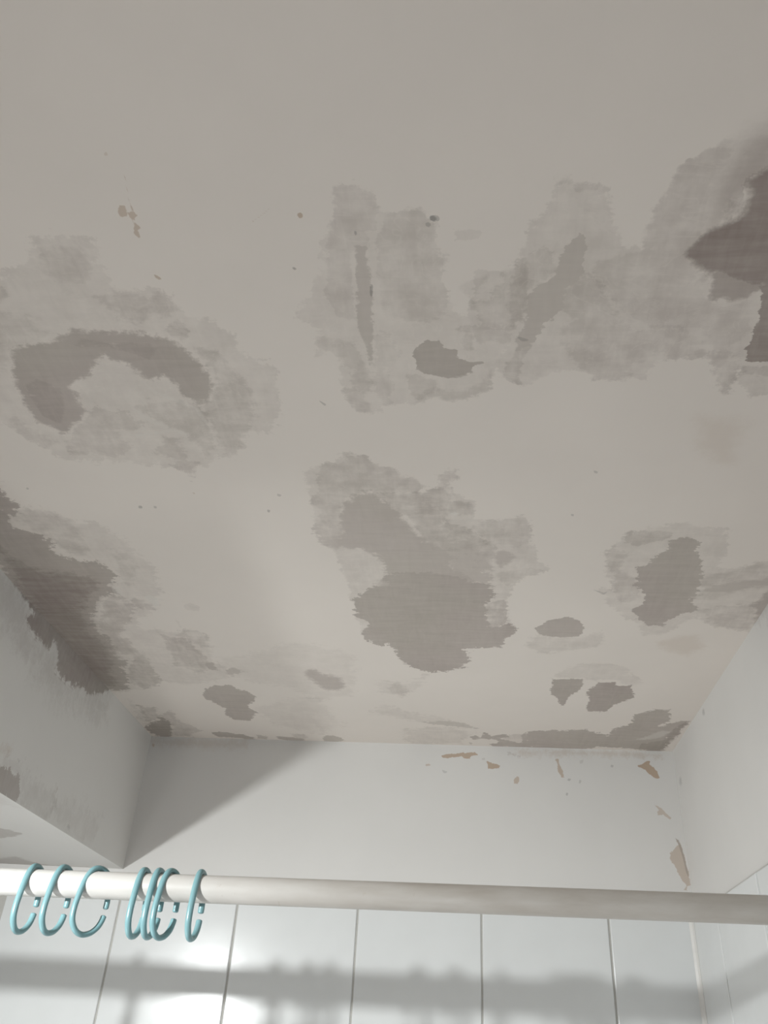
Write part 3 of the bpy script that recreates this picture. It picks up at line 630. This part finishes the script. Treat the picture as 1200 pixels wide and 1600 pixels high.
# pale silicone bead up the inside corner of the tiling
prof = [(XR - .0125, -.0068), (XR - .0068, -.0125), (XR - .0062, -.0120), (XR - .0062, -.0062), (XR - .0120, -.0062)]
prof.insert(1, (XR - .0090, -.0086))
bm = bmesh.new()
lo = [bm.verts.new((x, y, ZT - ROWS * TH)) for x, y in prof]; hi = [bm.verts.new((x, y, ZT - .001)) for x, y in prof]
for k in range(len(prof)):
    bm.faces.new((lo[k], lo[(k + 1) % len(prof)], hi[(k + 1) % len(prof)], hi[k]))
bm.faces.new(lo); bm.faces.new(hi[::-1])
bm_obj('sealant_bead', bm, m_bracket, wall_back)

# ------------------------------------------------------------ shower rod
ROD_R = 0.0113
RA = Vector((-0.41313, -0.62, 0.12426)); RB = Vector((0.25209, -0.62, 0.12993))
rdir = (RB - RA).normalized()
rod_at = lambda x: RA + rdir * ((x - RA.x) / rdir.x)
def tube(path, rads, seg=12, closed_caps=True):
    bm = bmesh.new(); rings = []
    n = len(path); up = None
    for i, p in enumerate(path):
        t = (path[min(i + 1, n - 1)] - path[max(i - 1, 0)]).normalized()
        if up is None:
            up = t.orthogonal().normalized()
        up = (up - t * up.dot(t)).normalized(); s = t.cross(up)
        rr = rads[i] if hasattr(rads, '__len__') else rads
        rings.append([bm.verts.new(p + (up * math.cos(a) + s * math.sin(a)) * rr)
                      for a in [2 * math.pi * k / seg for k in range(seg)]])
    for a, c in zip(rings, rings[1:]):
        for k in range(seg):
            bm.faces.new((a[k], a[(k + 1) % seg], c[(k + 1) % seg], c[k]))
    bm.faces.new(rings[0][::-1]); bm.faces.new(rings[-1])
    return bm
rod = bpy.data.objects.new('shower_rod', None); link(rod)
rod.location = rod_at(XW)
tag(rod, 'long white enamelled shower curtain rod crossing below the ceiling', 'curtain rod')
Lr = (rod_at(XR - .007) - rod_at(XW)).length
bar = bm_obj('bar', tube([rdir * (Lr * i / 24) for i in range(25)], ROD_R, 40), m_rod, rod, True)
for nm, d0, sgn in (('wall_flange', 0.0, 1), ('wall_flange', Lr, -1)):
    prof = [(0.0, .026), (.004, .026), (.007, .023), (.009, .0165), (.022, .0155), (.024, .0125)]
    bm_obj(nm, tube([rdir * (d0 + sgn * a) for a, _ in prof], [r for _, r in prof], 32), m_bracket, rod, True)

# ------------------------------------------------------------ curtain rings
def catmull(P, sub=7):
    out = []
    for i in range(len(P) - 1):
        p0 = P[max(i - 1, 0)]; p1 = P[i]; p2 = P[i + 1]; p3 = P[min(i + 2, len(P) - 1)]
        for k in range(sub):
            t = k / sub
            out.append(0.5 * ((2 * p1) + (p2 - p0) * t + (2 * p0 - 5 * p1 + 4 * p2 - p3) * t * t + (3 * p1 - p0 - 3 * p2 + p3) * t ** 3))
    out.append(P[-1])
    return out
RING_R = 0.0024
TOPZ = ROD_R + RING_R
ctrl = [(-.0150, -.0175), (-.0152, -.011), (-.0140, .001), (-.0100, .0105), (-.0015, TOPZ + .0003),
        (.0065, .0115), (.0118, .002), (.0145, -.010), (.0160, -.021), (.0150, -.0305), (.0100, -.0375),
        (.0030, -.0400), (-.0050, -.0378), (-.0110, -.0325), (-.0140, -.0265), (-.0148, -.0225)]
path = catmull([Vector((0, -v, z)) for v, z in ctrl])
rads = [RING_R] * len(path)
for i, s in ((0, .6), (1, .9), (-1, .55), (-2, .85)): rads[i] = RING_R * s
ring_bm = tube(path, rads, 14)
for v in ring_bm.verts: v.co.x *= 1.15
ring_me = None
specs = [(-0.3826, 6, 'teal plastic curtain ring at the far left end of the row'),
         (-0.3557, 11, 'second teal curtain ring from the left, standing free'),
         (-0.3239, 35, 'third teal ring from the left, turned to show a wide open loop'),
         (-0.2813, 3, 'narrow teal ring, leftmost of the tight cluster of three'),
         (-0.2678, 3, 'narrow teal ring squeezed in the middle of the tight cluster'),
         (-0.2566, 17, 'wider open teal ring at the right side of the tight cluster'),
         (-0.2297, 1, 'narrow teal ring hanging alone at the right end of the row'),
         (-0.447, 8, 'teal ring hidden past the left picture edge, nearest the visible ones'),
         (-0.462, 6, 'teal ring hidden past the left picture edge, second beyond it'),
         (-0.486, 8, 'teal ring hidden past the left picture edge, third beyond it'),
         (-0.590, 4, 'teal ring hung alone near the left wall, its shadow on the tiles')]
for i, (x, yaw, lab) in enumerate(specs):
    if ring_me is None:
        o = bm_obj('curtain_ring', ring_bm, m_ring, None, True); ring_me = o.data
    else:
        o = bpy.data.objects.new('curtain_ring', ring_me); link(o)
    o.location = rod_at(x)
    o.rotation_euler = (0, 0, -math.radians(yaw))
    tag(o, lab, 'curtain ring', 'teal curtain rings on the rod')
